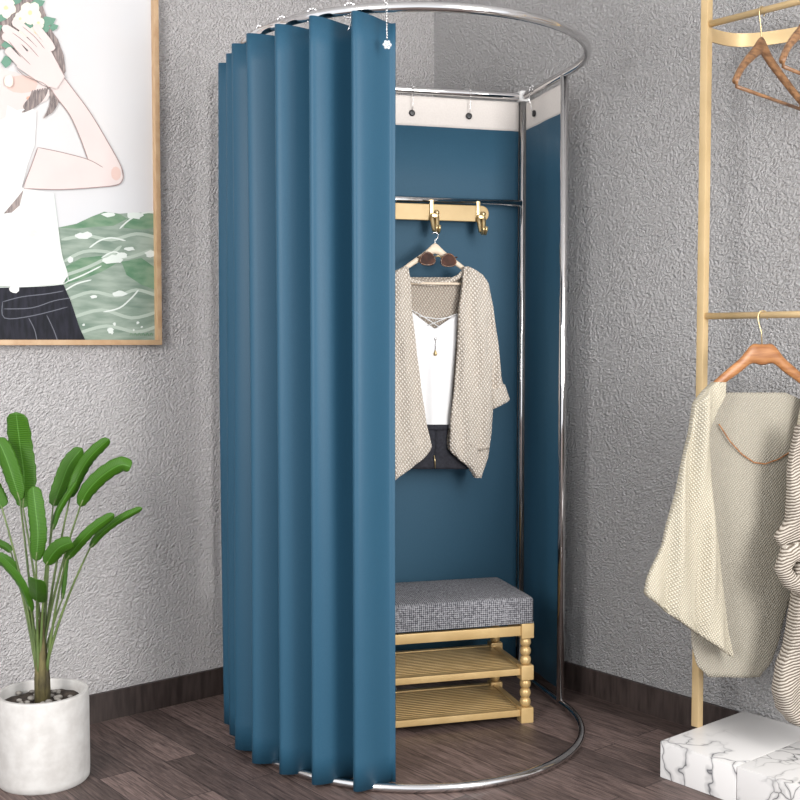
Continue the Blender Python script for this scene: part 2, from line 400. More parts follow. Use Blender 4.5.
def wl(x, y, z): return OC+UX*x+VX*(-y)+Vector((0, 0, z))
PB = 'wire hooks carrying the back panel'
hl = ['wire hook on back rail above the black eyelet nearer the blue curtain', 'wire hook on back rail above the black eyelet nearer the white corner joint']
for (x, z), l in zip(eyes, hl): shook(wl(x, 0, ZT), z, A, l, PB)
shook(wl(0, -.10, ZT), 1.86, A+PI/2*3, 'wire hook hanging on the short side rail above the narrow panel', '')

# ------------------------------------------------------------------ pleated curtain
bm = bmesh.new()
P0, PER, NP = 112.7, 12.3, 7
cols = []
for k in range(NP):
    for i in range(22):
        cols.append((k, i/22 if k or i else -.07))
cols.append((NP, 0))
ZR = 26; grid = []
ztop = 1.984; zbot = .012
for j in range(ZR+1):
    q = j/ZR; z = ztop+(zbot-ztop)*q; row = []
    for (k, t) in cols:
        th = 2*PI*t; amp = .046+.004*math.sin(k*2.3)+.003*math.sin(q*4+k)
        skew = .24-.04*math.sin(q*3+k*1.7)
        fr = t+skew*(1-math.cos(th))/2
        s = -math.cos(th); s = math.copysign(abs(s)**.95, s)
        ph = P0+PER*(k+fr)+.25*math.sin(q*3+k*2)
        if ph <= 180: p = arc(ph, amp*s)
        else:
            L = math.radians(ph-180)*.505; p = Vector((CU-RU-amp*s, -(CV-L), 0))
        zz = z - (.004*s if q == 0 else 0)
        if j == 0: zz = z - .012*(1-s)*.5
        row.append(bm.verts.new((p.x, p.y, zz)))
    grid.append(row)
for j in range(ZR):
    for i in range(len(cols)-1): bm.faces.new((grid[j][i], grid[j][i+1], grid[j+1][i+1], grid[j+1][i]))
CT = empty('pleated_curtain', OC, A, 'blue satin pleated curtain drawn round the left half of the changing room rail', 'curtain')
o = link('drape', bm, M_blue, CT); s = o.modifiers.new('thick', 'SOLIDIFY'); s.thickness = .0025; s.offset = 0
# beaded roller rings on the top rail
RG = 'beaded rings carrying the pleated curtain'
ring0 = empty('curtain_ring', (0, 0, 0), 0, '', 'curtain ring', RG)
bm = bmesh.new(); tube(bm, [(0, .0185*math.cos(a*PI/9), .0185*math.sin(a*PI/9)) for a in range(18)], .0016, 8, closed=True); link('wire', bm, M_chrome, ring0)
bm = bmesh.new()
for a in range(0, 8): t = a*PI/7; ball(bm, (0, .0185*math.cos(t), .0185*math.sin(t)), .0046, 8)
link('bead', bm, M_chrome, ring0)
bm = bmesh.new(); tube(bm, [(0, 0, -.0185), (0, .004, -.03), (0, 0, -.045), (0, -.006, -.05)], .0016, 8); link('clip', bm, M_chrome, ring0)
names = ['front', 'second from the curtain front edge', 'third from the curtain front edge', 'fourth from the curtain front edge', 'fifth from the curtain front edge', 'sixth from the curtain front edge', 'seventh from the curtain front edge']
for k in range(NP-1):
    ph = P0+PER*(k+1)
    if k == 0: r = ring0
    else:
        r = ring0.copy(); COL.objects.link(r)
        for ch in ring0.children: c = ch.copy(); COL.objects.link(c); c.parent = r
    p = arc(min(ph, 180)) if ph < 180 else Vector((CU-RU, -(CV-math.radians(ph-180)*.505), 0))
    r.location = wl(p.x, p.y, ZT); tt = math.radians(min(ph, 180)); r.rotation_euler = (0, 0, A-tt)
    r['label'] = ('beaded chrome ring on the top rail nearest the curtain front edge' if k == 0 else 'beaded chrome ring on the top rail, '+names[k])
# crystal ornament hook at the leading edge
p = arc(114.5); tt = math.radians(114.5)
e = empty('ornament_hook', wl(p.x, p.y, ZT), A, 'beaded chain with a clear crystal flower hanging at the curtain front edge', 'hook')
bm = bmesh.new()
F_ = -.03
loop = [(0, .0165*math.cos(t), .0165*math.sin(t)) for t in [PI*1.2-k*PI*1.4/12 for k in range(13)]]
tube(bm, loop, .0015, 8)
dn = [loop[0], (0, -.0175, -.02), (0, -.020, -.05), (0, -.021, -.085)]
tube(bm, dn, .0009, 6); link('hook_wire', bm, M_chrome, e)
bm = bmesh.new()
for k in range(11): ball(bm, (0, -.0175-.0035*k/10, -.012-.0068*k), .0028, 8)
for k in range(3): ball(bm, loop[3+3*k], .004, 8)
link('bead_chain', bm, M_chrome, e)
bm = bmesh.new(); c0 = (0, -.023, -.097)
ball(bm, c0, .005, 10)
for k in range(6):
    t = k*PI/3; ball(bm, (c0[0]+.0075*math.cos(t), c0[1], c0[2]+.0075*math.sin(t)), .0046, 8)
link('crystal_flower', bm, M_crystal, e)

# ------------------------------------------------------------------ hook rail
HV = .045
HR = empty('coat_hook_rail', OC, A, 'champagne gold hook rail with rounded end hung on the chrome cross bar', 'hook rail')
x1, _, zt = loc(481, 205, HV); _, _, zl = loc(481, 222, HV)
zt = loc(430, 204, HV)[2]; zl = loc(430, 220.5, HV)[2]; hh = (zt-zl)/2; zc = (zt+zl)/2
out = [(-.80, zl), (x1, zl)]+[(x1+hh*1.0*math.sin(t), zc-hh*math.cos(t)) for t in [PI*k/12 for k in range(1, 12)]]+[(x1, zt), (-.80, zt)]
bm = bmesh.new(); slab(bm, out, -HV-.005, -HV+.005); o = link('board', bm, M_gold, HR, smooth=False)
b = o.modifiers.new('b', 'BEVEL'); b.width = .002; b.segments = 2
def coathook(x, par):
    bm = bmesh.new()
    # strap over the board and the bar
    box(bm, (x, -HV-.008, zc+.006), (.013, .006, hh*2+.012), bev=.002)
    box(bm, (x, -HV+.012, zt+.011), (.013, .046, .005), bev=.002)
    flatten_edges(link('strap', bm, M_brass, par))
    bm = bmesh.new(); lathe(bm, [(0, .014), (.006, .013), (.009, .008), (.008, .002), (.005, 0)], (x+.016, -HV-.005, zc-.002), 16, Matrix.Rotation(PI/2, 4, 'X')); link('knob', bm, M_brass, par)
    bm = bmesh.new()
    for s in (-1, 1):
        tube(bm, [(x+.008+s*.009, -HV-.012, zc-.012), (x+.008+s*.008, -HV-.018, zl-.006), (x+.008+s*.006, -HV-.026, zl-.034), (x+.008+s*.005, -HV-.042, zl-.043), (x+.008+s*.005, -HV-.052, zl-.033), (x+.008+s*.005, -HV-.054, zl-.02)], [.007, .0075, .007, .0055, .005, .005], 10)
    box(bm, (x+.008, -HV-.014, zc-.012), (.026, .012, .016), bev=.004)
    link('hook', bm, M_brass, par)
hk1 = loc(431, 212, HV)[0]; hk2 = loc(477.5, 212, HV)[0]
for x in (hk1, hk2, hk1-(hk2-hk1), hk1-2*(hk2-hk1)): coathook(x, HR)

# ------------------------------------------------------------------ wooden hanger, cardigan, top, trousers, sunglasses
GV = .10
def hangershape(bm, zc_, half, drop, thick, wid, yc, bow=0, flat=0, n=14):
    """curved hanger body lofted along x, with neck hump"""
    rings = []
    for i in range(-n, n+1):
        q = i/n; x = half*q; a = abs(q)
        z = zc_-drop*(a**1.25); hgt = wid*(1-.45*a)+.6*wid*math.exp(-(a/.16)**2)*.6
        zz = z+.35*wid*math.exp(-(a/.16)**2)
        if flat: hgt = wid*(1-.5*a)+.25*wid*math.exp(-(a/.26)**4); zz = z-.02*math.exp(-(a/.12)**2)+.35*wid*math.exp(-(a/.26)**4)
        ring = []
        for k in range(12):
            t = 2*PI*k/12; ring.append(bm.verts.new((x, yc+thick*math.cos(t)*.5-bow*q*q, zz+hgt*.5*math.sin(t))))
        rings.append(ring)
    for r0, r1 in zip(rings, rings[1:]):
        for k in range(12): bm.faces.new((r0[k], r0[(k+1) % 12], r1[(k+1) % 12], r1[k]))
    bm.faces.new(rings[0]); bm.faces.new(rings[-1])
hx, _, hz = loc(435, 251, GV)
H1 = empty('clothes_hanger', wl(hx, -GV, hz), A, 'pale wooden hanger holding the beige cardigan inside the changing room', 'hanger')
half = loc(479, 281, GV)[0]-hx; drop = hz-loc(479, 281, GV)[2]
bm = bmesh.new(); hangershape(bm, 0, half, drop, .014, .026, 0); link('hanger_body', bm, M_paleW, H1)
bz = loc(435, 283.5, GV)[2]-hz
bm = bmesh.new(); tube(bm, [(-half*.80, 0, bz), (half*.80, 0, bz)], .0045, 10); link('trouser_bar', bm, M_paleW, H1)
bm = bmesh.new(); kx, _, kz = loc(433, 231, GV); kz -= hz
tube(bm, [(0, 0, 0), (0, 0, kz-.035)]+[(.011*math.cos(t)*1-.0, 0, kz-.016+.012*math.sin(t)) for t in [-PI/2+k*PI*1.35/9 for k in range(10)]], .0014, 8); link('hook', bm, M_chrome, H1)

# pixels -> local xz on the clothes plane
def LP(px, py, v=GV): q = loc(px, py, v); return q[0], q[2]
def rowsfrom(left, right, ys, yoff, v=GV, tilt=0):
    out = []
    for y in ys:
        xl = lerp_poly([(b, a) for a, b in left], y); xr = lerp_poly([(b, a) for a, b in right], y)
        a = LP(xl, y, v); b = LP(xr, y, v); out.append((a[0], b[0], a[1], b[1], yoff(y) if callable(yoff) else yoff))
    return out
def fr(a, b, n): return [a+(b-a)*i/n for i in range(n+1)]
def folds1(x, z): return .006*math.sin(x*95+z*9)+.004*math.sin(x*190-z*14)+.003*noise.noise(Vector((x*25, z*18, 1)))
CG = empty('knitted_cardigan', OC, A, 'loose beige open knit cardigan on the pale wooden hanger', 'cardigan')
# right front
bm = bmesh.new()
Lf = [(462, 267), (461, 272), (460, 285), (456, 310), (455, 345), (452, 385), (448, 420), (447, 450), (458, 460), (466, 466), (472, 477)]
Rt = [(466, 267), (473, 270), (481, 276), (486, 284), (488, 310), (489, 345), (489, 385), (490, 409), (489, 430), (486, 455), (479, 477)]
puff(bm, rowsfrom(Lf, Rt, fr(267, 477, 50), lambda y: -GV-.022-.006*math.sin((y-270)/60)), .013, folds1)
link('front_panel', bm, M_knit, CG)
bm = bmesh.new()
Lf = [(402, 267), (395, 270), (387, 276), (381, 284), (376, 310), (375, 409), (377, 440), (381, 455), (388, 480)]
Rt = [(406, 267), (407, 272), (409, 285), (410, 310), (414, 345), (419, 385), (424, 420), (430, 447), (424, 456), (411, 466), (392, 480)]
puff(bm, rowsfrom(Lf, Rt, fr(267, 480, 50), lambda y: -GV-.022), .013, folds1)
link('front_panel', bm, M_knit, CG)
# back
bm = bmesh.new()
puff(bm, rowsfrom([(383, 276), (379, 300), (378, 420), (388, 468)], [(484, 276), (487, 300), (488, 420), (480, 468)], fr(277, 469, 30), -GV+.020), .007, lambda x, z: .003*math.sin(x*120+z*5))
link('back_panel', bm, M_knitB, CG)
# collar strip across the back of the neck
bm = bmesh.new(); c = [LP(404, 276), LP(412, 281), LP(424, 283.5), LP(436, 284), LP(449, 281.5), LP(458, 277), LP(464, 271)]
tube(bm, [(x, -GV+.012-.02*abs(i-3)/3, z) for i, (x, z) in enumerate(c)], .008, 10); link('collar', bm, M_knit, CG)
# shoulder yokes
for s, (a, b_) in (('r', ((463, 270), (482, 281))), ('l', ((405, 270), (386, 281)))):
    bm = bmesh.new(); pa = LP(*a); pb = LP(*b_)
    tube(bm, [(pa[0], -GV-.004, pa[1]-.002), ((pa[0]+pb[0])/2, -GV-.004, (pa[1]+pb[1])/2+.002), (pb[0], -GV-.004, pb[1]-.012)], [.012, .015, .013], 14); link('shoulder', bm, M_knit, CG)
# sleeves
bm = bmesh.new()
puff(bm, rowsfrom([(478, 279), (481, 310), (484, 345), (486, 380), (487, 401), (489, 409)], [(485, 280), (488, 286), (492, 310), (497, 345), (500, 378), (504, 390), (506, 398)], fr(280, 400, 26), -GV-.002), .026, folds1)
link('sleeve', bm, M_knit, CG)
bm = bmesh.new()
a0 = LP(486, 391); a1 = LP(503, 384); b0 = LP(490, 409); b1 = LP(508, 399)
rr = []
for i in range(9):
    q = i/8; rr.append((a0[0]+(b0[0]-a0[0])*q, a1[0]+(b1[0]-a1[0])*q, a0[1]+(b0[1]-a0[1])*q, a1[1]+(b1[1]-a1[1])*q, -GV-.006))
puff(bm, rr, .030, None); link('cuff', bm, M_knit, CG)
bm = bmesh.new()
puff(bm, rowsfrom([(379, 281), (374, 310), (369, 345), (366, 378), (360, 398)], [(390, 279), (386, 310), (383, 345), (381, 380), (378, 406)], fr(280, 402, 24), -GV-.002), .026, folds1)
link('sleeve', bm, M_knit, CG)
# pocket seam on right front
bm = bmesh.new(); c = [LP(465, 442), LP(470, 447), LP(477, 449), (LP(485, 447))]
tube(bm, [(x, -GV-.037, z) for x, z in c], .0025, 8); link('pocket_edge', bm, M_knitB, CG)

# camisole
TV = GV-.003
e = empty('camisole', OC, A, 'white camisole with crossed straps under the beige cardigan', 'camisole')
bm = bmesh.new()
cx = 434
def top_edge(px): # neckline y by px
    if px < cx: return 309+(329-309)*((px-409)/(cx-409))**.9
    return 329-(329-313)*((px-cx)/(458-cx))**1.0
g = []
K = 28; Rr = 24
for j in range(Rr+1):
    q = j/Rr; row = []
    for i in range(K+1):
        s = i/K; ybot = 428
        y0 = top_edge(409+(458-409)*s); y = y0+(ybot-y0)*q
        xl = 409+(423-409)*q; xr = 458+(450-458)*q; px = xl+(xr-xl)*s
        X, Z = LP(px, y, TV); row.append(bm.verts.new((X, -TV-.008*math.sin(PI*s)-.002*math.sin(s*14+q*3), Z)))
    g.append(row)
for j in range(Rr):
    for i in range(K): bm.faces.new((g[j][i], g[j][i+1], g[j+1][i+1], g[j+1][i]))
o = link('body', bm, M_cami, e); s = o.modifiers.new('t', 'SOLIDIFY'); s.thickness = .003; s.offset = 0
for pts in ([(409, 309), (425, 318), (440, 328)], [(458, 313), (443, 319), (426, 326)], [(418, 316), (436, 319), (452, 317)], [(409, 310), (407, 295), (405, 280)], [(458, 313), (460, 295), (462, 278)]):
    bm = bmesh.new(); q = [LP(*p_, TV) for p_ in pts]
    yy = -TV-.004
    tube(bm, [(x, yy-(.004 if 1 else 0), z) for x, z in q], .0016, 8); link('strap', bm, M_cami, e)
# pendant
pe = empty('pendant_necklace', OC, A, 'small silver teardrop pendant lying on the white camisole', 'necklace')
bm = bmesh.new(); x, z = LP(434.5, 339, TV); ball(bm, (x, -TV-.0125, z), .005, 10, (1, .6, 1)); tube(bm, [(x, -TV-.0125, z-.004), (x-.001, -TV-.0125, z-.035)], .0018, 8); link('chain', bm, M_chrome, pe)
bm = bmesh.new(); lathe(bm, [(0, .012), (.003, .006), (.007, -.004), (.005, -.009), (0, -.011)], (x-.001, -TV-.0125, z-.045), 14); link('drop', bm, M_brass, pe)
# shorts
e = empty('black_shorts', OC, A, 'dark denim shorts showing between the cardigan fronts below the camisole', 'shorts')
SV = GV-.006
bm = bmesh.new()
for side in (0, 1):
    if side == 0: Lf = [(423, 425), (427, 440), (430, 450), (420, 458), (408, 468)]; Rt = [(436, 425), (435, 450), (434.5, 470)]
    else: Lf = [(435, 425), (434.5, 450), (434, 470)]; Rt = [(449, 425), (447, 440), (448, 450), (460, 457), (470, 468)]
    puff(bm, rowsfrom(Lf, Rt, fr(425, 469, 18), -SV), .011, None)
link('leg', bm, M_denim, e)
bm = bmesh.new(); puff(bm, rowsfrom([(424, 424), (425, 431)], [(449, 424), (448.5, 431)], fr(424.5, 430, 3), -SV-.002), .012, None); link('waistband', bm, M_denim, e)
bm = bmesh.new(); q = [LP(433, 455, SV), LP(434, 461, SV), LP(434, 468, SV)]; tube(bm, [(x, -SV-.0125, z) for x, z in q], .0018, 6); link('seam', bm, M_brass, e)
# sunglasses hung on the hanger
SG = empty('sunglasses', OC, A, 'tortoiseshell sunglasses hooked over the pale wooden hanger', 'sunglasses')
gv = GV+.016
for px, py in ((427.5, 259.5), (448.5, 261)):
    x, z = LP(px, py, gv); bm = bmesh.new(); rx, rz_ = .0255, .0205
    ring = [(x+rx*math.cos(t), -gv, z+rz_*math.sin(t)-.003*math.cos(t*2)) for t in [2*PI*k/24 for k in range(24)]]
    tube(bm, ring, .0026, 8, closed=True); link('rim', bm, M_tort, SG)
    bm = bmesh.new(); slab(bm, [(p[0], p[2]) for p in ring], -gv-.001, -gv+.001); link('lens', bm, M_lens, SG, smooth=False)
bm = bmesh.new(); a = LP(434.5, 257, gv); b_ = LP(441.5, 257.5, gv); tube(bm, [(a[0], -gv, a[1]), ((a[0]+b_[0])/2, -gv, a[1]+.004), (b_[0], -gv, b_[1])], .0025, 8); link('bridge', bm, M_brass, SG)
for px, s in ((419.5, -1), (456.5, 1)):
    x, z = LP(px, 257, gv); bm = bmesh.new(); tube(bm, [(x, -gv, z), (x+s*.004, -gv+.006, z), (x-s*.002, -gv+.045, z-.003), (x-s*.008, -gv+.075, z-.02)], .002, 8); link('temple_arm', bm, M_tort, SG)

# ------------------------------------------------------------------ bench
bu, bv = -.162, .455
BW, BD = .80, .27
BN = empty('shoe_bench', wl(bu, -bv, 0), A, 'gold shoe bench with turned bead legs, two slatted shelves and a grey seat', 'bench')
lw = .040
def leg(x, y):
    bm = bmesh.new()
    for z0, z1 in ((.0, .047), (.133, .178), (.262, .308)):
        box(bm, (x, y, (z0+z1)/2), (lw, lw, z1-z0), bev=.003)
    for z0, z1 in ((.047, .133), (.178, .262)):
        n = 3; h = (z1-z0)/n
        prof = [(.009, z0)]
        for k in range(n):
            c = z0+h*(k+.5)
            for i in range(9):
                t = -PI/2+PI*i/8*.92+PI*.04; prof.append((.0085+.0085*math.cos(t), c+h*.5*math.sin(t)))
        prof.append((.009, z1))
        lathe(bm, prof, (x, y, 0), 20)
    flatten_edges(link('leg', bm, M_goldB, BN), 40)
for x in (0, -BW):
    for y in (0, BD): leg(x, y)
def shelf(z):
    bm = bmesh.new(); th = .020
    for y in (-.002, BD+.002): box(bm, (-BW/2, y, z), (BW-lw, .018, th), bev=.002)
    for x in (-.004, -BW+.004): box(bm, (x, BD/2, z), (.02, BD-lw, th), bev=.002)
    ns = 15
    for i in range(ns):
        y = .014+(BD-.028)*(i+.5)/ns; box(bm, (-BW/2, y, z+.003), (BW-.02, (BD-.028)/ns-.0045, .009), bev=.0015)
    flatten_edges(link('shelf', bm, M_goldB, BN))
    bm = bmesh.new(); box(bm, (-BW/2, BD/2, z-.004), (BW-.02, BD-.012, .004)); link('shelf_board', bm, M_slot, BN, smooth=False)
shelf(.030); shelf(.158)
bm = bmesh.new()
for y in (-.004, BD+.004): box(bm, (-BW/2, y, .285), (BW-lw, .018, .030), bev=.003)
for x in (-.004, -BW+.004): box(bm, (x, BD/2, .285), (.018, BD-lw, .030), bev=.003)
flatten_edges(link('seat_frame', bm, M_goldB, BN))
bm = bmesh.new(); box(bm, (-BW/2, BD/2, .308+.041), (BW+.038, BD+.045, .082), bev=.0)
bmesh.ops.subdivide_edges(bm, edges=bm.edges, cuts=5, use_grid_fill=True)
for v in bm.verts:
    if v.co.z > .36: v.co.z += .006*(1-abs((v.co.x+BW/2)/(BW/2+.03))**4)*(1-abs((v.co.y-BD/2)/(BD/2+.02))**4)
o = link('cushion', bm, M_tweed, BN); b = o.modifiers.new('b', 'BEVEL'); b.width = .012; b.segments = 4; b.limit_method = 'ANGLE'; b.angle_limit = .9
bm = bmesh.new()
for y in (-.020, BD+.020):
    pass
X0, X1, Y0, Y1 = -BW-.0165, .0165, -.0205, BD+.0205
tube(bm, [(X0, Y0, .312), (X1, Y0, .312), (X1, Y1, .312), (X0, Y1, .312)], .003, 8, closed=True); link('piping', bm, M_tweed, BN)

# ------------------------------------------------------------------ potted plant
PC = Vector((-.952, 2.965, 0))
PT = empty('potted_plant', PC, 0, 'banana leaved green plant growing in a round white concrete pot', 'plant')
bm = bmesh.new(); r = .120; hp = .238
lathe(bm, [(0, 0), (r-.006, 0), (r-.001, .006), (r, .02), (r, hp-.005), (r-.003, hp), (r-.012, hp), (r-.015, hp-.004), (r-.015, .18), (0, .18)], (0, 0, 0), 64)
flatten_edges(link('pot', bm, M_pot, PT), 50)
bm = bmesh.new(); K = 20; g = []
zs = hp-.028
rings = []
for j in range(1, 9):
    rr_ = (r-.016)*j/8; rings.append([bm.verts.new((rr_*math.cos(2*PI*k/32), rr_*math.sin(2*PI*k/32), zs+.012*noise.noise(Vector((rr_*math.cos(2*PI*k/32)*30, rr_*math.sin(2*PI*k/32)*30, 0))))) for k in range(32)])
cv = bm.verts.new((0, 0, zs+.008))
for k in range(32): bm.faces.new((cv, rings[0][k], rings[0][(k+1) % 32]))
for a, b_ in zip(rings, rings[1:]):
    for k in range(32): bm.faces.new((a[k], b_[k], b_[(k+1) % 32], a[(k+1) % 32]))
link('soil', bm, M_soil, PT)
bm = bmesh.new()
for k in range(34):
    t = random.uniform(0, 2*PI); q = random.uniform(.025, .098)
    ball(bm, (q*math.cos(t), q*math.sin(t), zs+.006), random.uniform(.005, .010), 8, (1.2, .9, .7))
so = link('pebble_layer', bm, M_stone, PT)
so['kind'] = 'stuff'
bm = bmesh.new()
for k in range(5):
    t = k*2*PI/5; tube(bm, [(.009*math.cos(t), .009*math.sin(t), zs-.01), (.010*math.cos(t), .010*math.sin(t), zs+.06), (.006*math.cos(t+.4)-.0, .006*math.sin(t+.4), zs+.16+.02*k)], [.012, .011, .005], 10)
tube(bm, [(0, 0, zs-.01), (0, 0, zs+.05), (0, 0, zs+.12)], [.021, .017, .008], 14)
link('trunk', bm, M_trunk, PT)
def plant_pt(px, py, dy): P = on_plane(px, py, (0, PC.y+dy, 0), (0, 1, 0)); return P-PC
def leaf(pts, width, dys, fold=.25, twist=0, mp=None, stalk_to=None, blunt=.5):
    """pts: measured midrib base->tip; width metres"""
    P = [plant_pt(p[0], p[1], d) for p, d in zip(pts, dys)]
    # resample as smooth curve
    n = 22; C = []
    m_ = len(P)
    for i in range(n+1):
        t = i/n*(m_-1); k = min(int(t), m_-2); u = t-k
        p0 = P[max(k-1, 0)]; p1 = P[k]; p2 = P[k+1]; p3 = P[min(k+2, m_-1)]
        C.append(.5*((2*p1)+(p2-p0)*u+(2*p0-5*p1+4*p2-p3)*u*u+(3*p1-p0-3*p2+p3)*u*u*u))
    bm = bmesh.new(); uvl = bm.loops.layers.uv.new('UVMap')
    g = []; K = 8
    for i, c in enumerate(C):
        t = (C[min(i+1, n)]-C[max(i-1, 0)]).normalized()
        side = t.cross(Vector((math.sin(twist), -math.cos(twist), .0)))
        side = side.normalized() if side.length > .05 else Vector((1, 0, 0))
        up = side.cross(t)
        q = i/n; wv = width*.47*max(0, 1-abs(2*q-1)**(3.4 if q < .5 else 2/(blunt)))**.5
        wv = max(wv, .0012)
        row = []
        for k in range(K+1):
            s = k/K*2-1
            ed = 1+.05*math.sin(i*2.3+k*0)
            row.append(bm.verts.new(c+side*wv*s*ed+up*(-fold)*wv*(abs(s)**1.3)))
        g.append(row)
    for i in range(n):
        for k in range(K):
            f = bm.faces.new((g[i][k], g[i][k+1], g[i+1][k+1], g[i+1][k]))
            for lp, (a, b_) in zip(f.loops, ((i, k), (i, k+1), (i+1, k+1), (i+1, k))): lp[uvl].uv = (b_/K, a/n)
    o = link('leaf', bm, M_leaf, PT); s = o.modifiers.new('t', 'SOLIDIFY'); s.thickness = .0012; s.offset = 0
    # stalk
    base = C[0]; root = Vector(stalk_to) if stalk_to else Vector((random.uniform(-.012, .012), random.uniform(-.012, .012), zs+.07))
    mid = root*.5+base*.5; mid.x += (root.x-mid.x)*.38; mid.y += (root.y-mid.y)*.38
    pp = []
    for i in range(9):
        q = i/8; pp.append(root*(1-q)**2+mid*2*q*(1-q)+base*q*q)
    pp.append(C[1]); pp.append(C[3])
    bm = bmesh.new(); tube(bm, pp, [.0046-.0026*min(1, i/9) for i in range(11)], 8)
    link('leaf_stalk', bm, M_stalk, o)
leaf([(23, 508), (24, 475), (20, 445), (16, 412)], .068, (.03, .035, .03, .0), .15, blunt=.35)
leaf([(36, 561), (38, 535), (36, 512), (33, 486)], .048, (-.04, -.05, -.05, -.03), .2, blunt=.4)
leaf([(20, 501), (12, 475), (5, 455), (-3, 438)], .05, (-.02, -.03, -.03, -.02), .35)
leaf([(53, 506), (61, 485), (69, 465), (82, 448)], .046, (.05, .07, .08, .10), .3, .5)
leaf([(52, 530), (57, 513), (66, 497), (76, 482)], .018, (.0, .0, -.01, -.02), .8)
leaf([(70, 498), (79, 475), (91, 456), (109, 439)], .036, (.02, .02, .0, -.02), .5, .4)
leaf([(80, 507), (87, 492), (102, 476), (120, 465), (131, 467)], .044, (.0, -.02, -.04, -.06, -.07), .45, .3)
leaf([(90, 548), (101, 534), (119, 520), (142, 508)], .022, (-.02, -.04, -.06, -.08), .7, .3)
leaf([(66, 560), (77, 546), (92, 530), (114, 514)], .030, (-.04, -.06, -.08, -.10), .5, .3)
leaf([(46, 565), (52, 555), (60, 547), (72, 542)], .044, (-.06, -.08, -.10, -.12), .35, .2)
leaf([(37, 602), (36.5, 597), (36.5, 590), (36, 579)], .054, (-.05, -.08, -.12, -.16), .25, blunt=.4)
leaf([(31, 612), (25, 595), (15, 577), (-4, 556)], .030, (-.03, -.06, -.08, -.10), .5, -.3)
leaf([(15, 572), (9, 566), (2, 561), (-8, 556)], .040, (-.0, -.01, -.02, -.03), .4, -.2)
leaf([(11, 552), (7, 548), (2, 545), (-8, 540)], .022, (.03, .03, .03, .03), .5)
leaf([(2, 508), (-2, 500), (-8, 488), (-16, 470)], .05, (.0, .0, .0, .0), .3)
leaf([(62, 600), (64, 580), (66, 560), (70, 545)], .014, (.05, .05, .05, .05), .8)

# ------------------------------------------------------------------ picture on the left wall
def lw_pt(px, py):          # measured point on the left wall -> distance along wall, height
    P = on_plane(px, py, WC, LN); return (P-WC).dot(LD), P.z
s1, zb_ = lw_pt(158, 345)
PW, PH = .86, 1.22
PIC = empty('framed_picture', WC+LD*s1+LN*.001, math.atan2(-LD.y, -LD.x), 'large watercolour print of a dark haired girl and green sea in a slim wooden frame', 'picture')
# local x runs towards the room corner, so the picture spans x -PW..0 ; local -y faces the room
def pc(px, py): s, z = lw_pt(px, py); return (s1-s, z)
z0 = zb_; fw = .016
bm = bmesh.new()
box(bm, (-PW/2, -.014, z0+fw/2), (PW, .028, fw), bev=.002); box(bm, (-PW/2, -.014, z0+PH-fw/2), (PW, .028, fw), bev=.002)
box(bm, (-fw/2, -.014, z0+PH/2), (fw, .028, PH-2*fw), bev=.002); box(bm, (-PW+fw/2, -.014, z0+PH/2), (fw, .028, PH-2*fw), bev=.002)
flatten_edges(link('frame', bm, noisy('light_oak_frame', (.42, .26, .14), (.50, .34, .20), 8, .45, sv=(3, 20, 3)), PIC))
PM = []
def pm(name, c, rough=.6): m = mat(name, c, rough, spec=.25); PM.append(m); return len(PM)-1
def pmn(name, c1, c2, sc_, sv): m = noisy(name, c1, c2, sc_, .6, sv=sv, spec=.25); PM.append(m); return len(PM)-1
i_paper = pmn('print_paper', (.60, .575, .565), (.565, .57, .585), 1.5, (1, 1, 1))
i_skin = pmn('print_skin', (.64, .55, .525), (.61, .52, .50), 8, (1, 1, 1)); i_blush = pm('print_blush', (.62, .45, .40)); i_line = pm('print_line', (.30, .22, .21)); i_white = pmn('print_white_shirt', (.68, .68, .66), (.66, .65, .63), 6, (1, 1, 1))
i_hair = pmn('print_hair', (.13, .11, .11), (.34, .28, .26), 60, (3, 1, .5)); i_sea = pmn('print_sea', (.15, .21, .165), (.29, .345, .29), 9, (1, 1, 5)); i_foam = pm('print_foam', (.60, .64, .60)); i_sea2 = pmn('print_sea_dark', (.09, .19, .11), (.18, .27, .18), 16, (1, 1, 3))
i_navy = pmn('print_skirt', (.005, .006, .010), (.016, .016, .026), 30, (3, 1, .6)); i_leafp = pm('print_leaf', (.14, .27, .20)); i_flow = pm('print_flower', (.66, .64, .55)); i_yel = pm('print_stamen', (.70, .58, .32)); i_mid = pm('print_sea_mid', (.36, .42, .36))
i_lip = pm('print_lip', (.78, .35, .25)); i_navyl = pm('print_skirt_line', (.12, .125, .15))
bm = bmesh.new(); lay = [0]
def poly(pts, mi, raw=False):
    lay[0] += 1; y = -.0085-.00006*lay[0]
    q = [bm.verts.new((a, y, b_)) for a, b_ in ([pc(*p_) for p_ in pts] if not raw else pts)]
    # clip into the frame
    for v in q:
        v.co.x = min(max(v.co.x, -PW+fw*.7), -fw*.7); v.co.z = min(max(v.co.z, z0+fw*.7), z0+PH-fw*.7)
    f = bm.faces.new(q); f.material_index = mi
    return f
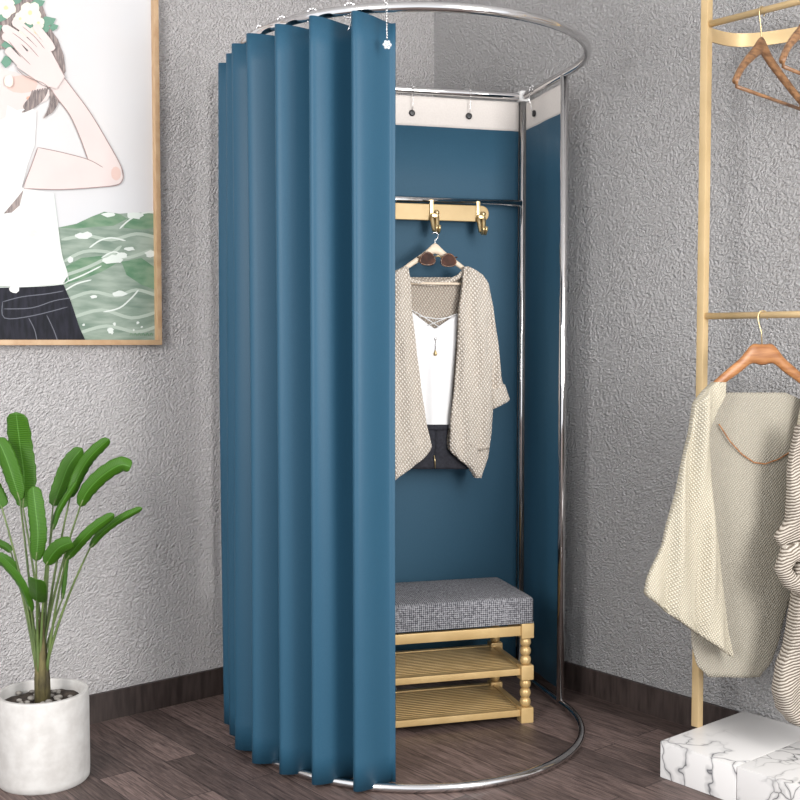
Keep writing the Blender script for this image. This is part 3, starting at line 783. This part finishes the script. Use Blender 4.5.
def stroke(pts, wpx, mi):
    P = [Vector((*p_, 0)) for p_ in pts]; S = []
    for i in range(len(P)-1):
        p0 = P[max(i-1, 0)]; p1 = P[i]; p2 = P[i+1]; p3 = P[min(i+2, len(P)-1)]
        for k in range(4):
            u = k/4; S.append(.5*((2*p1)+(p2-p0)*u+(2*p0-5*p1+4*p2-p3)*u*u+(3*p1-p0-3*p2+p3)*u*u*u))
    pts = [(q_.x, q_.y) for q_ in S]+[pts[-1]]
    L = []; R_ = []
    for i, p_ in enumerate(pts):
        a = pts[max(i-1, 0)]; b_ = pts[min(i+1, len(pts)-1)]; dx, dy = b_[0]-a[0], b_[1]-a[1]; l = math.hypot(dx, dy) or 1
        ww = wpx*.5*(1 if 0 < i < len(pts)-1 else .4)
        L.append((p_[0]-dy/l*ww, p_[1]+dx/l*ww)); R_.append((p_[0]+dy/l*ww, p_[1]-dx/l*ww))
    poly(L+R_[::-1], mi)
def blob(x, y, rx, ry, mi, n=12, j=.15, seed=0):
    rnd = random.Random(seed+int(x*7+y*13)); poly([(x+rx*(1+j*rnd.uniform(-1, 1))*math.cos(2*PI*k/n), y+ry*(1+j*rnd.uniform(-1, 1))*math.sin(2*PI*k/n)) for k in range(n)], mi)
# paper
q = [(-PW+.004, z0+.004), (-.004, z0+.004), (-.004, z0+PH-.004), (-PW+.004, z0+PH-.004)]
slab(bm, q, -.008, -.002, mi=i_paper)
# sea
poly([(-140, 232), (-60, 228), (20, 232), (56, 228), (75, 224), (90, 217), (103, 212), (118, 214), (130, 213), (143, 213), (156, 215), (158, 345), (-140, 350)], i_sea)
poly([(56, 228), (75, 224), (90, 217), (103, 212), (118, 214), (126, 219), (112, 226), (95, 227), (75, 229)], i_sea2)
poly([(126, 219), (138, 213), (155, 214), (156, 228), (140, 230), (122, 228)], i_sea2)
poly([(120, 262), (140, 258), (156, 268), (156, 290), (140, 285), (125, 275)], i_sea2)
poly([(62, 268), (80, 258), (100, 256), (118, 262), (100, 272), (80, 280), (64, 285)], i_sea2)
for k, pts in enumerate([[(60, 240), (85, 236), (110, 240), (135, 234), (156, 238)], [(62, 262), (82, 252), (105, 252), (125, 258), (150, 250)], [(65, 300), (90, 292), (115, 296), (135, 290), (156, 296)], [(70, 318), (100, 310), (130, 318), (156, 312)], [(75, 334), (105, 326), (135, 332), (156, 326)], [(62, 276), (85, 268), (105, 258), (120, 246)]]): stroke(pts, 3.2, i_mid)
for pts in ([(88, 248), (98, 241), (110, 238), (124, 241)], [(102, 312), (118, 308), (130, 298), (137, 290)], [(65, 282), (82, 275), (100, 266)], [(118, 229), (128, 220), (140, 214), (153, 212)], [(60, 293), (75, 284), (90, 280)], [(100, 258), (112, 252), (122, 256)]): stroke(pts, 1.5, i_foam)
for (x, y, a, b_) in ((82, 236, 8, 3.5), (107, 215, 6, 2.5), (133, 216, 9, 3), (112, 260, 10, 4.5), (120, 256, 7, 3), (150, 254, 7, 3), (69, 260, 2.5, 3), (118, 294, 7, 3), (128, 249, 5, 2), (109, 331, 3.5, 3), (113, 324, 1.5, 1.5), (82, 325, 1.3, 1.3), (136, 323, 1.5, 1.5), (132, 330, 1, 1), (140, 327, 1, 1), (92, 297, 4, 1.5)): blob(x, y, a, b_, i_foam, 11, .35)
for x in range(128, 152, 4): stroke([(x, 336), (x+1.5, 333), (x+3, 336)], .8, i_sea2)   # small illegible mark of the artist
# skirt
poly([(-110, 292), (-60, 286), (0, 288), (62, 285), (69, 301), (78, 328), (84, 341), (86, 350), (-140, 352)], i_navy)
for pts in ([(2, 309), (30, 308), (52, 301), (69, 298)], [(1, 302), (20, 297), (45, 294), (62, 291)], [(27, 318), (33, 330), (36, 344)], [(45, 315), (52, 330), (57, 344)], [(1, 302), (3, 318), (30, 316), (66, 307)]): stroke(pts, .9, i_navyl)
# shirt
poly([(-110, 160), (-60, 110), (-10, 100), (8, 95), (35, 112), (33, 146), (26, 165), (20, 188), (52, 194), (56, 226), (60, 255), (66, 276), (61, 284), (20, 287), (0, 286), (-60, 286), (-90, 260)], i_white)
stroke([(52, 194), (56, 226), (60, 255), (66, 276), (61, 284), (20, 287), (-20, 287)], .8, i_foam)
poly([(22, 190), (14, 200), (2, 214), (10, 213), (18, 206)], i_hair)
blob(13, 289, 5, 4, i_white, 10)
for x, y in ((24, 128), (32, 232), (30, 235)): blob(x, y, 4, 2, i_flow, 9, .4)
# face and neck
poly([(-60, 60), (-30, 40), (2, 70), (14, 73), (30, 80), (45, 88), (50, 93), (45, 101), (30, 108), (15, 111), (6, 106), (4, 118), (-20, 130), (-50, 110)], i_skin)
blob(20, 85, 16, 9, i_blush, 12, .05); blob(28, 99, 3.5, 2.2, i_lip, 8)
# hair, locks under the hand
poly([(-60, 50), (-50, -20), (-10, -50), (30, -20), (50, 30), (52, 45), (30, 50), (0, 50), (-30, 60)], i_hair)
poly([(47, 28), (56, 40), (62, 56), (64, 72), (60, 79), (54, 64), (46, 45)], i_hair)
for k in range(7): stroke([(46-k*2.5, 88+k*.5), (42-k*2.2, 98), (33-k*1.8, 107), (20+k, 113-k*.4)], 2.2, i_hair)
for k in range(5): stroke([(48+k*1.6, 90+k*1.5), (49+k*1.8, 102), (46+k*1.2, 112), (42+k, 119-k)], 1.6, i_hair)
# forearm and upper arm
poly([(36, 148), (60, 153), (86, 160), (100, 167), (118, 164), (121, 178), (118, 184), (105, 187), (60, 190), (22, 189), (28, 168)], i_skin)
poly([(48, 66), (62, 78), (68, 86), (88, 113), (106, 143), (119, 167), (121, 179), (116, 182), (100, 170), (86, 160), (78, 138), (68, 116), (56, 100), (46, 86)], i_skin)
stroke([(62, 78), (68, 86), (88, 113), (106, 143), (119, 167), (121, 179), (116, 185), (104, 187), (60, 190), (22, 189)], .9, i_line)
stroke([(46, 86), (56, 100), (68, 116), (78, 138), (86, 160)], .9, i_line); stroke([(36, 148), (60, 153), (86, 160), (101, 168)], .8, i_line); stroke([(36, 148), (30, 165), (21, 188)], .8, i_line)
blob(114, 174, 5, 7, i_blush, 12, .05)
# flower crown
for k, (x, y, a, b_) in enumerate(((8, 45, 9, 6), (5, 62, 6, 7), (46, 22, 9, 6), (42, 30, 7, 5), (36, 4, 8, 5), (28, 26, 7, 5), (17, 40, 6, 5), (-10, 30, 12, 8), (0, 18, 7, 5), (52, 28, 5, 4), (-20, 0, 12, 9), (14, 2, 7, 4))): poly([(x-a, y+b_*.2), (x-a*.3, y-b_*.8), (x+a*.9, y-b_*.4), (x+a*.6, y+b_*.5), (x-a*.2, y+b_)], i_leafp)
for (x, y, r_) in ((4, 9, 11), (28, 14, 12), (-14, 16, 12), (18, 20, 7), (36, 24, 7), (33, 34, 7), (22, 34, 6), (-30, 24, 12), (16, -8, 9), (-2, -12, 10)):
    for k in range(5): t = k*2*PI/5+x; blob(x+r_*.5*math.cos(t), y+r_*.5*math.sin(t), r_*.48, r_*.48, i_flow, 9, .15, k)
    blob(x, y, r_*.2, r_*.2, i_yel, 8)
# hand with spread fingers over the crown
poly([(44, 46), (50, 55), (62, 78), (54, 90), (40, 86), (26, 76), (14, 68), (18, 58), (28, 50)], i_skin)
for pts, wd in (([(46, 55), (36, 44), (24, 32), (10, 22)], 8), ([(40, 62), (28, 48), (16, 38), (0, 28)], 8.5), ([(34, 68), (22, 56), (12, 44), (0, 36)], 8), ([(28, 73), (18, 64), (10, 56), (4, 50)], 8), ([(50, 52), (46, 44), (38, 34), (32, 26)], 7.5)): stroke(pts, wd, i_skin)
for pts in ([(42, 50), (32, 38), (20, 28)], [(36, 58), (24, 45), (10, 34)], [(28, 66), (16, 54), (6, 42)], [(14, 70), (24, 78), (40, 84), (50, 92)], [(52, 56), (57, 68), (63, 78)]): stroke(pts, .7, i_line)
blob(6, 82, 5, 6, i_flow, 10)
link('print', bm, PM, PIC, smooth=False)

# ------------------------------------------------------------------ marble plinth
def mpt(s, dist): return WC+RD*s+RN*dist
rz = math.atan2(RD.y, RD.x)
P0w = on_plane(660, 777, (0, 0, 0), (0, 0, 1)); s0 = (P0w-WC).dot(RD); d0 = (P0w-WC).dot(RN)
def plinth(sa, sb, da, db, h, label, m=M_marble):
    bm = bmesh.new(); L = sb-sa; D = db-da
    box(bm, (L/2, -D/2, h/2), (L, D, h), bev=.003)
    o = flatten_edges(link('marble_plinth', bm, m)); o.location = mpt(sa, da); o.rotation_euler = (0, 0, rz); return tag(o, label, 'plinth', 'marble plinths along the right wall')
plinth(s0, s0+.235, .014, d0, .099, 'low white marble block with few veins carrying the gold rack post')
plinth(s0+.2365, s0+.90, .014, d0, .099, 'low marble block with heavy dark veins at the right edge, beside the plainer block', M_marble2)

# ------------------------------------------------------------------ garment rack
G0 = on_plane(697, 726, (0, 0, .099), (0, 0, 1)); gs = (G0-WC).dot(RD); gd = (G0-WC).dot(RN)
RK = empty('garment_rack', G0, rz, 'tall gold metal garment rack standing on the white marble block', 'garment rack')
LEN = .62; pw = .0225
def toR(P): d = Vector(P)-G0; return Vector((d.dot(RD), -d.dot(RN)*1, d.z))
# local frame: x along RD, local y = away-from-wall direction is -RN? (rotate check below)
bm = bmesh.new(); box(bm, (0, 0, 1.1), (pw, pw, 2.2), bev=.002); flatten_edges(link('post', bm, M_rack, RK))
bm = bmesh.new(); box(bm, (LEN, 0, 1.1), (pw, pw, 2.2), bev=.002); flatten_edges(link('post', bm, M_rack, RK))
zr = on_plane(709, 25, G0, (0, 1, 0)).z-.099
bm = bmesh.new(); tube(bm, [(0, 0, zr), (LEN/2, 0, zr), (LEN, 0, zr)], .009, 12); link('hanging_rod', bm, M_rack, RK)
zl_ = 1.235-.099
bm = bmesh.new(); tube(bm, [(0, 0, zl_), (LEN/2, 0, zl_), (LEN, 0, zl_)], .009, 12); link('lower_rod', bm, M_rack, RK)
# curved flat band bulging towards the wall
zh = on_plane(713, 34, G0, (0, 1, 0)).z-.099
bm = bmesh.new(); n = 40; rr = []
for i in range(n+1):
    t = PI*i/n; x = LEN/2-LEN/2*math.cos(t); y = (gd-.028)*max(0, math.sin(t))**.45 if 0 < i < n else 0
    nx, ny = -math.cos(t)*LEN/2, math.sin(t)*gd; l = math.hypot(nx, ny) or 1; nx /= l; ny /= l
    rr.append([bm.verts.new((x+nx*.003*a, y+ny*.003*a, zh+.018*b_)) for a, b_ in ((-1, -1), (1, -1), (1, 1), (-1, 1))])
for a, b_ in zip(rr, rr[1:]):
    for k in range(4): bm.faces.new((a[k], a[(k+1) % 4], b_[(k+1) % 4], b_[k]))
bm.faces.new(rr[0]); bm.faces.new(rr[-1])
flatten_edges(link('curved_band', bm, M_rack, RK))
def rod_pt(px, z):       # point on the rod seen at column px
    best = None
    for i in range(2000):
        s = LEN*i/2000; P = G0+RD*s
        dep = P.y*math.cos(PIT)-(z-CH)*math.sin(PIT)
        if best is None or abs(400+F*P.x/dep-px) < best[0]: best = (abs(400+F*P.x/dep-px), P)
    P = best[1].copy(); P.z = z; return P
zrod = zr+.099
def whanger(P, rzz, neck, label, m, half=.20, drop=.075, bar=True, wid=.034, bow=0, flat=0):
    e = empty('clothes_hanger', P-Vector((0, 0, neck)), rzz, label, 'hanger')
    bm = bmesh.new(); hangershape(bm, 0, half, drop, .018, wid, 0, bow=bow, flat=flat, n=20); link('hanger_body', bm, m, e)
    if bar:
        bm = bmesh.new(); tube(bm, [(-half*.93, -bow*.87, -drop-.012), (half*.93, -bow*.87, -drop-.012)], .0045, 10); link('trouser_bar', bm, m, e)
        for s in (-1, 1):
            bm = bmesh.new(); tube(bm, [(s*half*.93, -bow*.87, -drop*.92), (s*half*.93, -bow*.87, -drop-.012)], .004, 8); link('bar_clip', bm, m, e)
    bm = bmesh.new()
    r_ = .0145; pts = [(0, 0, 0), (-.004, 0, neck-.045), (-.0145, 0, neck-.012)]+[(r_*math.cos(t), 0, neck-.003+r_*math.sin(t)) for t in [PI*.95-k*PI*1.15/10 for k in range(11)]]
    tube(bm, pts, .0016, 8); link('hook', bm, M_brass, e)
    return e
P1 = rod_pt(762, zrod)
perp = math.atan2(-RN.y, -RN.x)
whanger(P1, math.radians(47), .100, 'brown wooden hanger hanging empty on the gold rod, nearer the gold post', M_brownW, .20, .115, bow=.03)
P2 = rod_pt(807, zrod)
whanger(P2, math.radians(47), .075, 'brown wooden hanger cut by the right photo edge, hanging empty on the gold rod', M_brownW, .20, .115, bow=.03)
# lower hanger with cream cardigan
P3 = rod_pt(763, 1.235)
GA = math.radians(14); zhang = 1.137
whanger(P3, GA, 1.235-zhang, 'brown wooden hanger carrying the cream knitted cardigan', M_brownW2, .192, .13, False, .044, flat=1)
base = Vector((P3.x, P3.y, 0)); gx = Vector((math.cos(GA), math.sin(GA), 0)); gy = Vector((-math.sin(GA), math.cos(GA), 0))
def GP(px, py, off=0):
    P = on_plane(px, py, base-gy*off, gy); return (P-base).dot(gx), P.z
def grow(left, right, ys, yoff, off=0, drop=False):
    out = []
    for y in ys:
        xl = lerp_poly([(b, a) for a, b in left], y); xr = lerp_poly([(b, a) for a, b in right], y)
        yr = y+46*max(0, (y-480)/130) if drop else y
        a = GP(xl, y, off); b_ = GP(xr, yr, off); out.append((a[0], b_[0], a[1], b_[1], yoff))
    return out
CC = empty('cream_cardigan', base, GA, 'long cream knitted cardigan with flared front hanging on the gold rack', 'cardigan')
def f2(x, z): return .015*math.sin(x*70+z*5)+.007*math.sin(x*140-z*7)
bm = bmesh.new()
puff(bm, grow([(711, 382), (698, 392), (690, 403), (687, 430), (676, 475), (660, 540), (643, 580), (641, 592), (662, 610)], [(721, 382), (721, 395), (712, 412), (704, 432), (706, 480), (716, 540), (724, 590), (727, 600), (730, 612)], fr(382, 610, 60), -.018, drop=True), .020, f2, n=48)
link('front_panel', bm, M_creamK, CC)
bm = bmesh.new()
puff(bm, grow([(803, 384), (800, 396), (793, 432), (786, 480), (790, 600), (794, 640)], [(812, 384), (822, 396), (828, 430), (832, 600), (830, 640)], fr(384, 640, 50), -.018), .020, f2, n=48)
link('front_panel', bm, M_creamK, CC)
bm = bmesh.new()
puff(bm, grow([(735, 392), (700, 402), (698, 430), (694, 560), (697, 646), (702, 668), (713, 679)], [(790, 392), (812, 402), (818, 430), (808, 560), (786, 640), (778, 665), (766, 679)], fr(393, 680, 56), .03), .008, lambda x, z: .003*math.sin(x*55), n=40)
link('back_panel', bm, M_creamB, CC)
# necklace
bm = bmesh.new(); pts = [(722, 425), (733, 442), (745, 455), (757, 463), (768, 464.5), (781, 460), (794, 452), (806, 440)]
q = [GP(*p_, off=.0) for p_ in pts]
K = []
for i in range(len(q)-1):
    for k in range(8): u = k/8; K.append((q[i][0]*(1-u)+q[i+1][0]*u, q[i][1]*(1-u)+q[i+1][1]*u))
tube(bm, [(x, .014, z) for x, z in K], .0016, 6)
for x, z in K: ball(bm, (x, .014, z), .0022, 6)
NK = empty('chain_necklace', base, GA, 'thin bead chain hanging across the neck of the cream cardigan', 'necklace')
link('chain', bm, M_brownW2, NK)
# ribbed wool scarf at right edge: knot plus hanging end
SC = empty('ribbed_scarf', base, GA, 'striped beige wool scarf knotted at the right edge above the marble', 'scarf')
SO = .10
def SPt(px, py): x, z = GP(px, py, SO); return x, z
def f3(x, z): return .012*math.sin(x*40+z*22)+.006*math.sin(x*80-z*30)
def srow(left, right, ys, yo):
    out = []
    for y in ys:
        xl = lerp_poly([(b, a) for a, b in left], y); xr = lerp_poly([(b, a) for a, b in right], y)
        a = SPt(xl, y); b_ = SPt(xr, y); out.append((a[0], b_[0], a[1], b_[1], yo))
    return out
bm = bmesh.new()
puff(bm, srow([(797, 425), (789, 470), (786, 520), (775, 537), (786, 556)], [(815, 425), (822, 470), (826, 520), (832, 556)], fr(425, 560, 24), -SO), .022, f3, n=40)
link('upper_end', bm, M_rib, SC)
bm = bmesh.new()
c = [SPt(*p_) for p_ in ((776, 566), (782, 552), (795, 549), (810, 556), (822, 572), (812, 590), (797, 585), (783, 578))]
tube(bm, [(x, -SO-.03, z) for x, z in c], [.022, .026, .028, .03, .03, .028, .026, .022], 14, closed=True)
ball(bm, (SPt(800, 570)[0], -SO-.02, SPt(800, 570)[1]), .035, 16)
link('knot', bm, M_rib, SC)
bm = bmesh.new()
puff(bm, srow([(794, 590), (788, 620), (784, 645), (776, 668), (772, 690), (776, 708), (787, 720)], [(825, 590), (836, 640), (845, 690), (842, 712), (825, 722)], fr(590, 721, 30), -SO-.01), .04, f3, n=44)
link('lower_end', bm, M_rib, SC)
